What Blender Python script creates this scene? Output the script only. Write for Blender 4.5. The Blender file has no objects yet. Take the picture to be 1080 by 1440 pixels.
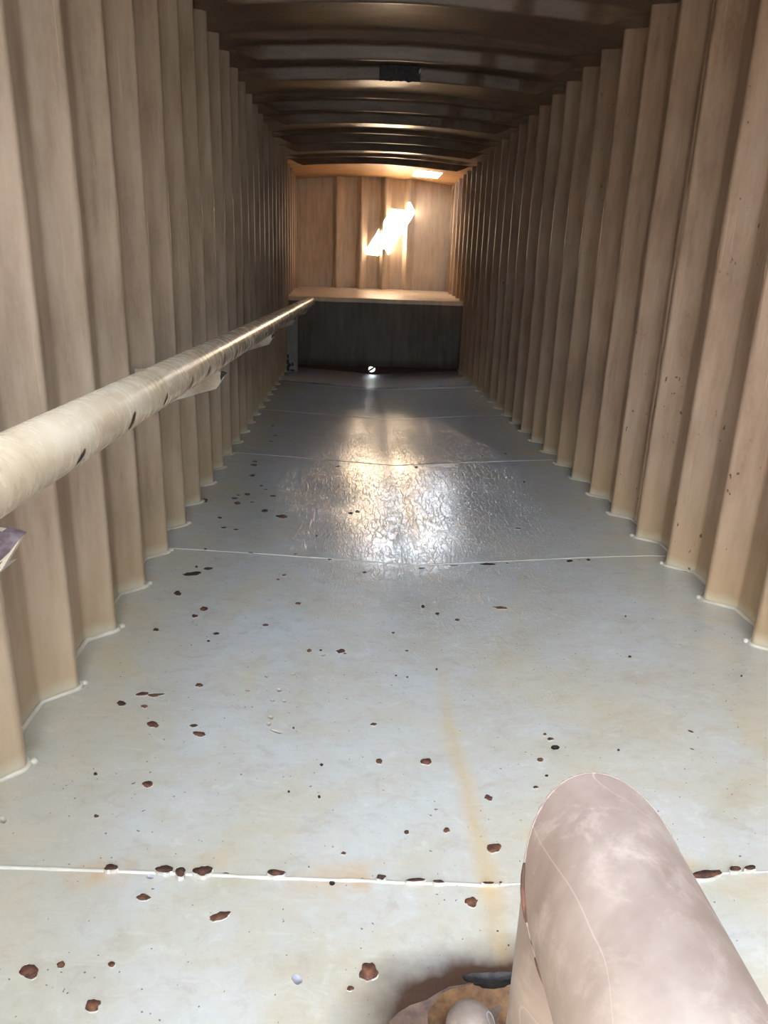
import bpy, bmesh, math, random
from mathutils import Vector, Matrix, noise

random.seed(7)
SC = bpy.context.scene
COL = SC.collection
S = 1.2                      # eye height above the floor in metres; all sizes below are in eye heights


def W(x, y, z):
    """eye-height units (eye at 0,0,0; floor at -1) -> metres with the floor edge at z = 0"""
    return Vector((x * S, y * S, (z + 1) * S))


def lerp(a, b, t):
    return a + (b - a) * t


# ------------------------------------------------------------------ materials
class NT:
    def __init__(self, name):
        self.m = bpy.data.materials.new(name)
        self.m.use_nodes = True
        self.t = self.m.node_tree
        self.n = self.t.nodes
        self.b = self.n['Principled BSDF']

    def new(self, kind, **kw):
        n = self.n.new(kind)
        for k, v in kw.items():
            setattr(n, k, v)
        return n

    def link(self, a, b):
        self.t.links.new(a, b)

    def pos(self):
        g = self.new('ShaderNodeNewGeometry')
        return g.outputs['Position']

    def sep(self, v):
        s = self.new('ShaderNodeSeparateXYZ')
        self.link(v, s.inputs[0])
        return s.outputs

    def scaled(self, v, sx, sy, sz, off=(0, 0, 0)):
        m = self.new('ShaderNodeMapping')
        m.inputs['Scale'].default_value = (sx, sy, sz)
        m.inputs['Location'].default_value = off
        self.link(v, m.inputs[0])
        return m.outputs[0]

    def noise(self, v, scale, detail=4, rough=0.55, dist=0.0):
        n = self.new('ShaderNodeTexNoise')
        n.inputs['Scale'].default_value = scale
        n.inputs['Detail'].default_value = detail
        n.inputs['Roughness'].default_value = rough
        n.inputs['Distortion'].default_value = dist
        self.link(v, n.inputs['Vector'])
        return n.outputs['Fac']

    def ramp(self, f, stops):
        r = self.new('ShaderNodeValToRGB')
        e = r.color_ramp.elements
        while len(e) < len(stops):
            e.new(0.5)
        for i, (p, c) in enumerate(stops):
            e[i].position = p
            if not isinstance(c, (tuple, list)):
                c = (c, c, c)
            e[i].color = (c[0], c[1], c[2], 1)
        self.link(f, r.inputs[0])
        return r.outputs[0]

    def mix(self, f, a, b, mode='MIX'):
        m = self.new('ShaderNodeMix', data_type='RGBA', blend_type=mode)
        for s, v in ((m.inputs[0], f), (m.inputs[6], a), (m.inputs[7], b)):
            if isinstance(v, (int, float)):
                s.default_value = v
            elif isinstance(v, tuple):
                s.default_value = (v[0], v[1], v[2], 1)
            else:
                self.link(v, s)
        return m.outputs[2]

    def math(self, op, a, b=None, c=None, clamp=False):
        m = self.new('ShaderNodeMath', operation=op, use_clamp=clamp)
        for i, v in enumerate((a, b, c)):
            if v is None:
                continue
            if isinstance(v, (int, float)):
                m.inputs[i].default_value = v
            else:
                self.link(v, m.inputs[i])
        return m.outputs[0]

    def bump(self, h, strength, dist, prev=None):
        b = self.new('ShaderNodeBump')
        b.inputs['Strength'].default_value = strength
        b.inputs['Distance'].default_value = dist
        self.link(h, b.inputs['Height'])
        if prev is not None:
            self.link(prev, b.inputs['Normal'])
        return b.outputs[0]

    def out(self, color=None, rough=None, normal=None, metal=0.0, spec=0.5):
        for sock, v in (('Base Color', color), ('Roughness', rough), ('Normal', normal)):
            if v is None:
                continue
            s = self.b.inputs[sock]
            if isinstance(v, (int, float)):
                s.default_value = v
            elif isinstance(v, tuple):
                s.default_value = (v[0], v[1], v[2], 1)
            else:
                self.link(v, s)
        self.b.inputs['Metallic'].default_value = metal
        self.b.inputs['Specular IOR Level'].default_value = spec
        return self.m


def wall_paint(name, dark, mid, light, foot=True, rough=0.36, streak=(9, 9, 1.2), pits=0.0, spec=0.22):
    n = NT(name)
    p = n.pos()
    s1 = n.noise(n.scaled(p, *streak), 2.2, 5, 0.6)
    s2 = n.noise(n.scaled(p, 1, 1, 1), 1.7, 3, 0.6)
    s3 = n.noise(n.scaled(p, 60, 60, 30), 1.0, 3, 0.7)
    f = n.math('ADD', n.math('MULTIPLY', s1, 0.55), n.math('MULTIPLY', s2, 0.45))
    col = n.ramp(f, [(0.36, dark), (0.5, mid), (0.66, light)])
    col = n.mix(n.ramp(s3, [(0.35, 0.0), (0.75, 0.30)]), col, light)
    # thin scratches running down the sheet
    sc = n.noise(n.scaled(p, 120, 120, 2.5), 1.0, 2, 0.5)
    col = n.mix(n.ramp(sc, [(0.66, 0.0), (0.74, 0.35)]), col, tuple(min(1, c * 1.35) for c in light))
    x, y, z = n.sep(p)
    if foot:
        zz = n.math('ADD', z, n.math('MULTIPLY', n.math('SUBTRACT', s1, 0.5), 0.06))
        # ochre tint fading up from the lowest part, then a strip of paler floor paint brushed up the foot
        col = n.mix(n.ramp(n.math('DIVIDE', zz, 0.5), [(0.0, 0.45), (1.0, 0.0)]), col, (0.42, 0.31, 0.17))
        col = n.mix(n.ramp(n.math('DIVIDE', zz, 0.1), [(0.2, 0.6), (0.55, 0.0)]), col, (0.46, 0.43, 0.33))
    if pits:
        pn = n.noise(n.scaled(p, 1, 1, 0.6), 42, 2, 0.5)
        area = n.ramp(n.noise(p, 1.1, 2, 0.5), [(0.55, 0.0), (0.63, 1.0)])
        k = n.math('MULTIPLY', n.ramp(pn, [(0.69, 0.0), (0.72, 1.0)]), area)
        col = n.mix(n.math('MULTIPLY', k, pits), col, (0.07, 0.035, 0.02))
    b = n.bump(s3, 0.12, 0.004)
    b = n.bump(s2, 0.25, 0.03, b)
    r = n.math('ADD', n.math('MULTIPLY', s3, 0.16), rough - 0.08)
    return n.out(col, r, b, spec=spec)


def floor_paint():
    n = NT('floor_paint')
    p = n.pos()
    x, y, z = n.sep(p)
    big = n.noise(n.scaled(p, 1.0, 1.0, 1.0), 0.9, 4, 0.6, 0.6)
    mid = n.noise(n.scaled(p, 1.0, 1.4, 1.0), 4.0, 5, 0.65, 0.4)
    fine = n.noise(p, 45, 4, 0.7)
    scuff = n.noise(n.scaled(p, 3.0, 40, 1.0), 1.6, 4, 0.6)
    f = n.math('ADD', n.math('MULTIPLY', big, 0.5), n.math('MULTIPLY', mid, 0.5))
    col = n.ramp(f, [(0.30, (0.31, 0.27, 0.205)), (0.43, (0.365, 0.352, 0.30)), (0.53, (0.378, 0.385, 0.368)),
                     (0.66, (0.39, 0.42, 0.43))])
    # less trodden paint further in, with the sky's blue reflection put into its colour
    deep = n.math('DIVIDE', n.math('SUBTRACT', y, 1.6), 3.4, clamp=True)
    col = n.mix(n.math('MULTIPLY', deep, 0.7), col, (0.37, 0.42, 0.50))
    col = n.mix(n.ramp(fine, [(0.30, 0.16), (0.5, 0.0)]), col, (0.28, 0.24, 0.19))
    # grey-brown smudges and scuffed pale patches from wear
    sm = n.noise(n.scaled(p, 1, 1.3, 1), 13, 6, 0.72, 0.6)
    col = n.mix(n.ramp(sm, [(0.30, 0.42), (0.47, 0.0)]), col, (0.27, 0.245, 0.205))
    col = n.mix(n.ramp(sm, [(0.56, 0.0), (0.74, 0.5)]), col, (0.47, 0.49, 0.48))
    # ochre tinge in broad clouds, and dust swept along the wall feet
    tinge = n.ramp(n.noise(n.scaled(p, 1.2, 0.8, 1), 1.9, 5, 0.65, 0.8), [(0.50, 0.0), (0.70, 0.5)])
    col = n.mix(tinge, col, (0.40, 0.35, 0.24))
    side = n.math('ABSOLUTE', n.math('SUBTRACT', x, 0.33))
    foot = n.math('MULTIPLY', n.ramp(side, [(0.80, 0.0), (1.0, 0.55)]), n.ramp(mid, [(0.4, 0.1), (0.6, 1.0)]))
    col = n.mix(foot, col, (0.40, 0.34, 0.22))
    col = n.mix(n.ramp(scuff, [(0.6, 0.0), (0.78, 0.22)]), col, (0.52, 0.52, 0.49))
    # tiny dark specks
    sp = n.noise(p, 95, 1, 0.5)
    col = n.mix(n.ramp(sp, [(0.755, 0.0), (0.775, 0.75)]), col, (0.06, 0.04, 0.03))
    # ochre rust stain along the centre crease
    wob = n.math('MULTIPLY', n.math('SUBTRACT', n.noise(n.scaled(p, 1, 1, 1), 3.0, 3), 0.5), 0.05)
    d = n.math('ABSOLUTE', n.math('SUBTRACT', n.math('ADD', x, wob), 0.327))
    run = n.math('MULTIPLY', n.ramp(n.math('DIVIDE', d, 0.05), [(0.1, 0.8), (0.75, 0.0)]),
                 n.ramp(n.math('DIVIDE', y, 3.0), [(0.40, 1.0), (0.8, 0.0)]))
    run = n.math('MULTIPLY', run, n.ramp(mid, [(0.35, 0.3), (0.6, 1.0)]))
    col = n.mix(run, col, (0.42, 0.30, 0.13))
    # ochre bleed beside the near seam
    d2 = n.math('ABSOLUTE', n.math('SUBTRACT', y, 1.235))
    bleed = n.math('MULTIPLY', n.ramp(n.math('DIVIDE', d2, 0.10), [(0.1, 0.7), (0.8, 0.0)]),
                   n.ramp(n.noise(p, 6.0, 3), [(0.5, 0.0), (0.68, 1.0)]))
    col = n.mix(bleed, col, (0.42, 0.27, 0.12))
    # the big rust stain round the steel stub
    q = n.new('ShaderNodeVectorMath', operation='SUBTRACT')
    nv = n.new('ShaderNodeTexNoise')
    nv.inputs['Scale'].default_value = 9.0
    nv.inputs['Detail'].default_value = 5
    n.link(p, nv.inputs['Vector'])
    q2 = n.new('ShaderNodeVectorMath', operation='MULTIPLY_ADD')
    n.link(nv.outputs['Color'], q2.inputs[0])
    q2.inputs[1].default_value = (0.10, 0.10, 0.0)
    n.link(p, q2.inputs[2])
    n.link(q2.outputs[0], q.inputs[0])
    q.inputs[1].default_value = (0.36 + 0.05, 0.912 + 0.05, 0)
    qs = n.scaled(q.outputs[0], 1 / 0.276, 1 / 0.15, 0.0)
    ln = n.new('ShaderNodeVectorMath', operation='LENGTH')
    n.link(qs, ln.inputs[0])
    halo = n.ramp(n.math('DIVIDE', ln.outputs['Value'], 1.5), [(0.60, 1.0), (0.72, 0.6), (0.95, 0.0)])
    col = n.mix(halo, col, (0.045, 0.027, 0.019))
    h = n.math('ADD', n.math('MULTIPLY', fine, 0.5), n.math('MULTIPLY', scuff, 0.7))
    # fine crossing scratches that catch the light
    lines = []
    for k, (sx_, sy_, rot) in enumerate(((26, 6, 0.3), (22, 5, -0.5), (9, 20, 0.15), (34, 9, 0.9))):
        mp = n.new('ShaderNodeMapping')
        mp.inputs['Rotation'].default_value = (0, 0, rot)
        mp.inputs['Scale'].default_value = (sx_, sy_, 1)
        mp.inputs['Location'].default_value = (k * 3.1, k * 1.7, 0)
        n.link(p, mp.inputs[0])
        w_ = n.noise(mp.outputs[0], 1.0, 1.5, 0.4, 0.3)
        a_ = n.math('ABSOLUTE', n.math('SUBTRACT', w_, 0.5))
        lines.append(n.ramp(a_, [(0.004, 1.0), (0.016, 0.0)]))
    sc = n.math('ADD', n.math('ADD', lines[0], lines[1]), n.math('ADD', lines[2], lines[3]))
    patch = n.ramp(n.noise(p, 2.2, 3), [(0.40, 0.25), (0.6, 1.0)])
    sc = n.math('MULTIPLY', sc, patch)
    # the scratched, worn area in the middle of the floor
    wv = n.new('ShaderNodeVectorMath', operation='DISTANCE')
    n.link(n.scaled(p, 1 / 0.62, 1 / 1.9, 0.0), wv.inputs[0])
    wv.inputs[1].default_value = (0.40 / 0.62, 4.3 / 1.9, 0.0)
    worn = n.ramp(n.math('ADD', n.math('DIVIDE', wv.outputs['Value'], 2.0), n.math('MULTIPLY', n.math('SUBTRACT', mid, 0.5), 0.5)), [(0.35, 1.0), (0.7, 0.06)])
    sc = n.math('MULTIPLY', sc, worn)
    col = n.mix(n.math('MULTIPLY', sc, 0.16, clamp=True), col, (0.56, 0.57, 0.56))
    b = n.bump(mid, 0.10, 0.02)
    b = n.bump(h, 0.10, 0.004, b)
    b = n.bump(sc, 0.5, 0.0028, b)
    grit = n.noise(n.scaled(p, 85, 15, 1), 1.0, 3, 0.75)
    b = n.bump(n.math('MULTIPLY', grit, worn), 0.32, 0.003, b)
    r = n.math('ADD', n.ramp(mid, [(0.3, 0.08), (0.7, 0.14)]), n.math('MULTIPLY', fine, 0.08))
    r = n.math('ADD', r, n.ramp(n.math('DIVIDE', n.math('SUBTRACT', y, 8.3), 1.0), [(0.0, 0.0), (1.0, 0.45)]))
    return n.out(col, r, b, spec=0.6)


def rust(name, a, b_, c, rough=0.75, scale=60):
    n = NT(name)
    p = n.pos()
    f = n.noise(p, scale, 4, 0.65)
    col = n.ramp(f, [(0.34, a), (0.5, b_), (0.68, c)])
    return n.out(col, rough, n.bump(f, 0.5, 0.004), spec=0.3)


def plain(name, a, b_, rough=0.45, scale=14, spec=0.5, aniso=(1, 1, 1)):
    n = NT(name)
    p = n.pos()
    f = n.noise(n.scaled(p, *aniso), scale, 5, 0.65)
    col = n.ramp(f, [(0.35, a), (0.65, b_)])
    g = n.noise(p, 90, 3, 0.6)
    return n.out(col, rough, n.bump(g, 0.1, 0.003), spec=spec)


def rail_paint(name, dark, mid, light, rough, det=5):
    n = NT(name)
    p = n.pos()
    a = n.noise(p, 6, det, 0.65, 0.5)
    g = n.noise(p, 70, 4, 0.7)
    s = n.noise(n.scaled(p, 4, 9, 4), 1.0, 2, 0.5, 0.6)
    col = n.ramp(a, [(0.34, dark), (0.5, mid), (0.66, light)])
    if det < 3:
        wear = n.noise(n.scaled(p, 14, 34, 14), 1.0, 4, 0.6)
        col = n.mix(n.ramp(wear, [(0.45, 0.0), (0.75, 0.24)]), col, light)
        return n.out(col, n.math('ADD', n.math('MULTIPLY', wear, 0.10), rough - 0.05), None, spec=0.55)
    col = n.mix(n.ramp(g, [(0.35, 0.10), (0.6, 0.0)]), col, dark)
    # chalky pale marks and thin scratches
    ch = n.noise(p, 26, 6, 0.75, 0.4)
    col = n.mix(n.ramp(ch, [(0.52, 0.0), (0.70, 0.55)]), col, tuple(min(1, c * 1.15) for c in light))
    ln = n.math('ABSOLUTE', n.math('SUBTRACT', n.noise(n.scaled(p, 9, 5, 7), 1.0, 2, 0.5, 0.4), 0.5))
    col = n.mix(n.ramp(ln, [(0.0006, 0.4), (0.0026, 0.0)]), col, tuple(min(1, c * 1.4) for c in light))
    r = n.math('ADD', n.math('MULTIPLY', g, 0.12), rough - 0.06)
    return n.out(col, r, n.bump(g, 0.025, 0.003), spec=0.55)


M = {}
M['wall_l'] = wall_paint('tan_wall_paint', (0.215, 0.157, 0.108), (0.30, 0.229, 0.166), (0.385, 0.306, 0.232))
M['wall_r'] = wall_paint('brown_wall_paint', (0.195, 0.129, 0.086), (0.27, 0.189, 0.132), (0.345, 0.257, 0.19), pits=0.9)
M['wall_b'] = wall_paint('golden_wall_paint', (0.42, 0.32, 0.21), (0.54, 0.43, 0.31), (0.65, 0.54, 0.42), foot=False)
M['low'] = wall_paint('shaded_bulkhead_paint', (0.075, 0.06, 0.045), (0.105, 0.088, 0.07), (0.14, 0.12, 0.098), foot=False, rough=0.5)  # wall paint darkened; the unlit look of the bulkhead is in its colour
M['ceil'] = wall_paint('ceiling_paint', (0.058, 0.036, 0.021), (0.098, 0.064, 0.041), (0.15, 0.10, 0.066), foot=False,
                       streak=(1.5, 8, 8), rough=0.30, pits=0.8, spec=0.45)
M['orange'] = wall_paint('rear_roof_orange', (0.26, 0.13, 0.05), (0.38, 0.22, 0.10), (0.46, 0.30, 0.16), foot=False, streak=(1.5, 8, 8), rough=0.42)  # lighter and more orange for the rear part of the roof
M['floor'] = floor_paint()
M['rust'] = rust('rust_brown', (0.045, 0.020, 0.014), (0.10, 0.044, 0.027), (0.17, 0.074, 0.038))
M['seam_rust'] = rust('rust_dark', (0.022, 0.014, 0.013), (0.055, 0.026, 0.019), (0.12, 0.05, 0.03))
M['black'] = rust('bare_black_steel', (0.008, 0.008, 0.009), (0.014, 0.013, 0.014), (0.03, 0.026, 0.026), 0.55)
M['greyflake'] = rust('grey_undercoat', (0.25, 0.26, 0.30), (0.30, 0.30, 0.35), (0.36, 0.36, 0.40), 0.6)
M['stain'] = rust('faint_stain', (0.33, 0.29, 0.24), (0.37, 0.33, 0.28), (0.42, 0.38, 0.33), 0.4)
M['ochre'] = rust('rust_ochre', (0.06, 0.032, 0.017), (0.11, 0.058, 0.026), (0.16, 0.09, 0.042), 0.8, 30)
M['scale'] = rust('rust_scale', (0.04, 0.025, 0.02), (0.075, 0.05, 0.04), (0.12, 0.08, 0.06), 0.8, 22)
M['tipscale'] = rust('bare_tip_steel', (0.045, 0.03, 0.034), (0.085, 0.062, 0.072), (0.15, 0.13, 0.15), 0.6, 40)
M['farseam'] = plain('dull_seam_paint', (0.30, 0.30, 0.31), (0.40, 0.41, 0.43), 0.4, 10, 0.5)
M['lip'] = plain('broken_paint_edge', (0.42, 0.40, 0.35), (0.56, 0.54, 0.50), 0.4)
M['bead'] = plain('seam_paint', (0.38, 0.36, 0.30), (0.50, 0.49, 0.44), 0.33, 10, 0.6)
M['caulk'] = plain('foot_bead_paint', (0.38, 0.35, 0.28), (0.52, 0.50, 0.43), 0.33, 8, 0.6)
M['rail'] = rail_paint('rail_paint', (0.42, 0.345, 0.24), (0.50, 0.42, 0.31), (0.56, 0.495, 0.39), 0.27, 2)
M['pinkpipe'] = rail_paint('pinkish_rail_paint', (0.105, 0.075, 0.063), (0.155, 0.124, 0.108), (0.23, 0.197, 0.175), 0.5)
M['bracket'] = rail_paint('bracket_paint', (0.29, 0.21, 0.15), (0.38, 0.33, 0.26), (0.45, 0.41, 0.34), 0.45)
M['post'] = rail_paint('post_paint', (0.15, 0.155, 0.14), (0.19, 0.195, 0.175), (0.24, 0.24, 0.215), 0.5)
M['ground'] = plain('dark_asphalt', (0.006, 0.006, 0.006), (0.010, 0.010, 0.010), 0.9, 3, 0.1)

# ------------------------------------------------------------------ mesh helpers


def link_mesh(name, bm, mats, parent=None, smooth=True, recalc=True):
    if recalc:
        bmesh.ops.recalc_face_normals(bm, faces=bm.faces)
    me = bpy.data.meshes.new(name)
    bm.to_mesh(me)
    bm.free()
    for m in (mats if isinstance(mats, (list, tuple)) else [mats]):
        me.materials.append(m)
    if smooth:
        for poly in me.polygons:
            poly.use_smooth = True
    o = bpy.data.objects.new(name, me)
    COL.objects.link(o)
    if parent is not None:
        o.parent = parent
    return o


def struct(o):
    o['kind'] = 'structure'
    return o


def thing(name, loc, label, cat, group=None):
    o = bpy.data.objects.new(name, None)
    o.empty_display_size = 0.1
    o.location = loc
    COL.objects.link(o)
    o['label'] = label
    o['category'] = cat
    if group:
        o['group'] = group
    return o


def rounded(pts, r, n=6):
    """round the inner corners of a polyline, with support points so smooth shading keeps the flats flat"""
    out = [Vector(pts[0])]
    for i in range(1, len(pts) - 1):
        a, b, c = (Vector(pts[k]) for k in (i - 1, i, i + 1))
        la, lc = (a - b).length, (c - b).length
        rr = min(r, la * 0.45, lc * 0.45)
        p0 = b + (a - b).normalized() * rr
        p2 = b + (c - b).normalized() * rr
        out.append(b + (a - b).normalized() * min(rr * 1.25, la * 0.49))
        for k in range(n + 1):
            t = k / n
            out.append(p0 * (1 - t) ** 2 + b * 2 * t * (1 - t) + p2 * t * t)
        out.append(b + (c - b).normalized() * min(rr * 1.25, lc * 0.49))
    out.append(Vector(pts[-1]))
    return out


def tube(bm, pts, r, n=16, caps=True, mat=0, closed=False):
    """sweep a circle along points (metres); r number or list"""
    pts = [Vector(p) for p in pts]
    rings = []
    up = None
    for i, p in enumerate(pts):
        d = (pts[min(i + 1, len(pts) - 1)] - pts[max(i - 1, 0)]).normalized()
        if up is None:
            up = Vector((0, 0, 1)) if abs(d.z) < 0.9 else Vector((0, 1, 0))
        s = d.cross(up).normalized()
        u = s.cross(d).normalized()
        up = u
        rr = r[i] if isinstance(r, (list, tuple)) else r
        rings.append([bm.verts.new(p + (s * math.cos(a) + u * math.sin(a)) * rr)
                      for a in (2 * math.pi * k / n for k in range(n))])
    for a, b in zip(rings, rings[1:]):
        for k in range(n):
            f = bm.faces.new((a[k], a[(k + 1) % n], b[(k + 1) % n], b[k]))
            f.material_index = mat
    if caps:
        for ring in (rings[0], rings[-1]):
            f = bm.faces.new(ring)
            f.material_index = mat
    return rings


def prism(bm, poly, d, mat=0):
    """extrude a planar polygon (list of Vectors) by vector d"""
    a = [bm.verts.new(p) for p in poly]
    b = [bm.verts.new(Vector(p) + d) for p in poly]
    k = len(a)
    fs = [bm.faces.new(a), bm.faces.new(list(reversed(b)))]
    for i in range(k):
        fs.append(bm.faces.new((a[i], b[i], b[(i + 1) % k], a[(i + 1) % k])))
    for f in fs:
        f.material_index = mat
    return fs


# ------------------------------------------------------------------ the place (eye heights)
XL, XR = -0.657, 1.207        # rib crests of the side walls
XC = 0.275                    # centre line
Y0 = -0.9                     # open end behind the camera
YR = 0.90                     # the roof starts here; the front of the container is open to the sky
YB = 9.6                      # back wall
YL = 8.15                     # low bulkhead below the ledge
DEP_L, DEP_R = 0.066, 0.078
ZS, ZC = 1.085, 1.138         # roof height at the walls and on the centre line
HOLE = (0.70, 1.00, 8.72, 9.26)


def floor_z(x, y=0.0):
    t = min(1.0, abs(x - XC) / 0.93)
    z = -1 - 0.055 * (1 - t) ** 1.15
    return z


def floor_h(x, y):
    """floor height with the buckled plates between the cross seams"""
    z = floor_z(x)
    edge = max(0.0, 1 - (abs(x - XC) / 0.93) ** 4)
    k = (y - 1.03) / 1.53
    ph = k - math.floor(k)
    z -= 0.007 * math.sin(math.pi * ph) ** 2 * edge * min(1.0, max(0.0, (y - 0.3) / 3))
    z += 0.006 * (noise.noise(Vector((x * 1.3, y * 1.1, 3.1)))) * edge * min(1.0, max(0.15, y / 5))
    return z


def roof_z(x):
    t = (x - XC) / 0.94
    return ZS + (ZC - ZS) * (1 - t * t)


def rib_profile(first, pitch, xcrest, out, y0, y1, crest=0.019, run=0.061):
    """plan view of a corrugated side wall: narrow crests, flanges, flat valleys; out = signed depth"""
    k = math.floor((y0 - first) / pitch) - 1
    pts = [(xcrest + out, y0)]
    while True:
        yf = first + pitch * k
        k += 1
        a = yf - crest - run
        if a <= y0 + 0.01:
            continue
        if yf + run >= y1 - 0.01:
            break
        pts += [(xcrest + out, a), (xcrest, yf - crest), (xcrest, yf), (xcrest + out, yf + run)]
    pts.append((xcrest + out, y1))
    return pts


def side_wall(name, first, pitch, xc, out, mat):
    pts = rounded([Vector((x, y, 0)) for x, y in rib_profile(first, pitch, xc, out, Y0, YB + 0.05)], 0.009, 6)
    bm = bmesh.new()
    zs = [-1.09, -0.95, -0.5, 0.0, 0.4, 0.8, 1.0, 1.16]
    grid = []
    for i, p in enumerate(pts):
        row = []
        for z in zs:
            wob = 0.0025 * noise.noise(Vector((p.y * 2.1, z * 2.3, xc)))
            row.append(bm.verts.new(W(p.x + wob, p.y + 0.6 * wob, z)))
        grid.append(row)
    for a, b in zip(grid, grid[1:]):
        for j in range(len(zs) - 1):
            bm.faces.new((a[j], b[j], b[j + 1], a[j + 1]))
    o = struct(link_mesh(name, bm, mat))
    return o, pts


wl, prof_l = side_wall('wall_left', 1.304, 0.3075, XL, -DEP_L, M['wall_l'])
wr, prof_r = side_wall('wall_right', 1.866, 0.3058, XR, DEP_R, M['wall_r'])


def foot_bead(name, prof, side):
    """painted weld bead along the foot of a corrugated wall, with pale blobs standing in for glints on the fold corners"""
    bm = bmesh.new()
    pts = []
    inw = 0.004 * (1 if side < 0 else -1)
    prev = None
    for p in prof:
        if p.y > YL + 0.02:
            break
        if prev is None or (p - prev).length > 0.004:
            pts.append(p)
            prev = p
    path, rad = [], []
    for p in pts:
        w = noise.noise(Vector((p.x * 30, p.y * 30, 0)))
        path.append(W(p.x + inw, p.y, floor_h(p.x, p.y) + 0.002))
        rad.append(S * (0.0065 + 0.0018 * w))
    tube(bm, path, rad, 8)
    crest = XL if side < 0 else XR
    last = -9
    for p in pts:
        if abs(p.x - crest) < 0.002 and p.y - last > 0.2 and p.y > 0.5:
            last = p.y
            r = S * random.uniform(0.008, 0.011)
            mt = Matrix.Translation(W(p.x + inw * 2.5, p.y + 0.026, -0.9975)) @ Matrix.Diagonal((r, r, r * 0.8, 1))
            bmesh.ops.create_icosphere(bm, subdivisions=2, radius=1, matrix=mt)  # bright glint at the fold modelled as an added pale blob
    return struct(link_mesh(name, bm, M['caulk']))


foot_bead('baseboard_left', prof_l, -1)
foot_bead('baseboard_right', prof_r, 1)

# vertical weld down one valley of the right wall
bm = bmesh.new()
path, rad = [], []
for i in range(60):
    z = lerp(-0.99, 1.09, i / 59)
    path.append(W(XR + DEP_R - 0.004 + 0.002 * noise.noise(Vector((0, 0, z * 9))), 2.962, z))
    rad.append(S * (0.0085 + 0.002 * noise.noise(Vector((3, 0, z * 14)))))
tube(bm, path, rad, 8)
struct(link_mesh('trim_1', bm, M['wall_r']))

# ---- back wall above the ledge: flat sheet with four ribs
ledge_f, ledge_b = -0.236, -0.152
bp = [(-0.76, YB), (-0.30, YB)]
for xf in (-0.178, 0.118, 0.405, 0.697):
    bp += [(xf - 0.050, YB), (xf - 0.012, YB - 0.085), (xf + 0.012, YB - 0.085), (xf + 0.080, YB)]
bp += [(1.31, YB)]
pts = rounded([Vector((x, y, 0)) for x, y in bp], 0.013, 6)
bm = bmesh.new()
zs = [-0.30, -0.1, 0.2, 0.5, 0.8, 1.0, 1.17]
grid = [[bm.verts.new(W(p.x, p.y + 0.003 * noise.noise(Vector((p.x * 3, z * 3, 1))), z)) for z in zs] for p in pts]
for a, b in zip(grid, grid[1:]):
    for j in range(len(zs) - 1):
        bm.faces.new((a[j], b[j], b[j + 1], a[j + 1]))
struct(link_mesh('wall_back', bm, M['wall_b']))

# ---- sloping ledge and low bulkhead
bm = bmesh.new()
prof = rounded([Vector((0, YB + 0.03, ledge_b)), Vector((0, YL, ledge_f)), Vector((0, YL, ledge_f - 0.045))], 0.012, 5)
xs = [lerp(-0.75, 1.31, i / 24) for i in range(25)]
grid = [[bm.verts.new(W(x, p.y, p.z + 0.003 * noise.noise(Vector((x * 3, p.y, 5))))) for p in prof] for x in xs]
for a, b in zip(grid, grid[1:]):
    for j in range(len(prof) - 1):
        bm.faces.new((a[j], b[j], b[j + 1], a[j + 1]))
struct(link_mesh('trim_2', bm, M['wall_b']))

bm = bmesh.new()
zs = [lerp(-0.965, ledge_f - 0.03, i / 8) for i in range(9)]
grid = []
for i in range(31):
    x = lerp(-0.75, 1.31, i / 30)
    row = []
    for j, z in enumerate(zs):
        yy = YL + 0.004 + 0.006 * noise.noise(Vector((x * 2, z * 2, 9)))
        zz = z + (0.006 * noise.noise(Vector((x * 9, 0, 2))) if j == 0 else 0)
        row.append(bm.verts.new(W(x, yy, zz)))
    grid.append(row)
for a, b in zip(grid, grid[1:]):
    for j in range(len(zs) - 1):
        bm.faces.new((a[j], b[j], b[j + 1], a[j + 1]))
# folded lip under the plate
for a, b in zip(grid, grid[1:]):
    c = [bm.verts.new(v.co + Vector((0, 0.03, 0.004))) for v in (a[0], b[0])]
    bm.faces.new((a[0], b[0], c[1], c[0]))
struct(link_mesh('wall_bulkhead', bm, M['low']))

# rusty kick plate set back under the bulkhead, with the drain hole
bm = bmesh.new()
hx, hz, hr = 0.258, -1.003, 0.037
yk = YL + 0.10
NH = 28
ring = []
for k in range(NH):
    a = 2 * math.pi * k / NH
    rr = hr * (1 + 0.10 * noise.noise(Vector((math.cos(a) * 1.6, math.sin(a) * 1.6, 4))))
    ring.append((hx + rr * math.cos(a), hz + rr * math.sin(a)))


def boxpt(x, z, hw=0.10, zt=-0.90, zb=-1.12):
    dx, dz = x - hx, z - hz
    t = min(hw / abs(dx) if abs(dx) > 1e-6 else 9e9, (zt - hz) / dz if dz > 1e-6 else 9e9,
            (zb - hz) / dz if dz < -1e-6 else 9e9)
    return hx + dx * t, hz + dz * t


vin = [bm.verts.new(W(x, yk, z)) for x, z in ring]
vth = [bm.verts.new(W(x, yk + 0.012, z)) for x, z in ring]
vout = [bm.verts.new(W(*[boxpt(x, z)[0], yk, boxpt(x, z)[1]])) for x, z in ring]
for k in range(NH):
    bm.faces.new((vin[k], vin[(k + 1) % NH], vout[(k + 1) % NH], vout[k]))
    bm.faces.new((vin[k], vth[k], vth[(k + 1) % NH], vin[(k + 1) % NH]))
for x0, x1 in ((-0.76, hx - 0.0999), (hx + 0.0999, 1.31)):
    bm.faces.new([bm.verts.new(W(x, yk, z)) for x, z in ((x0, -1.12), (x1, -1.12), (x1, -0.90), (x0, -0.90))])
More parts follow.
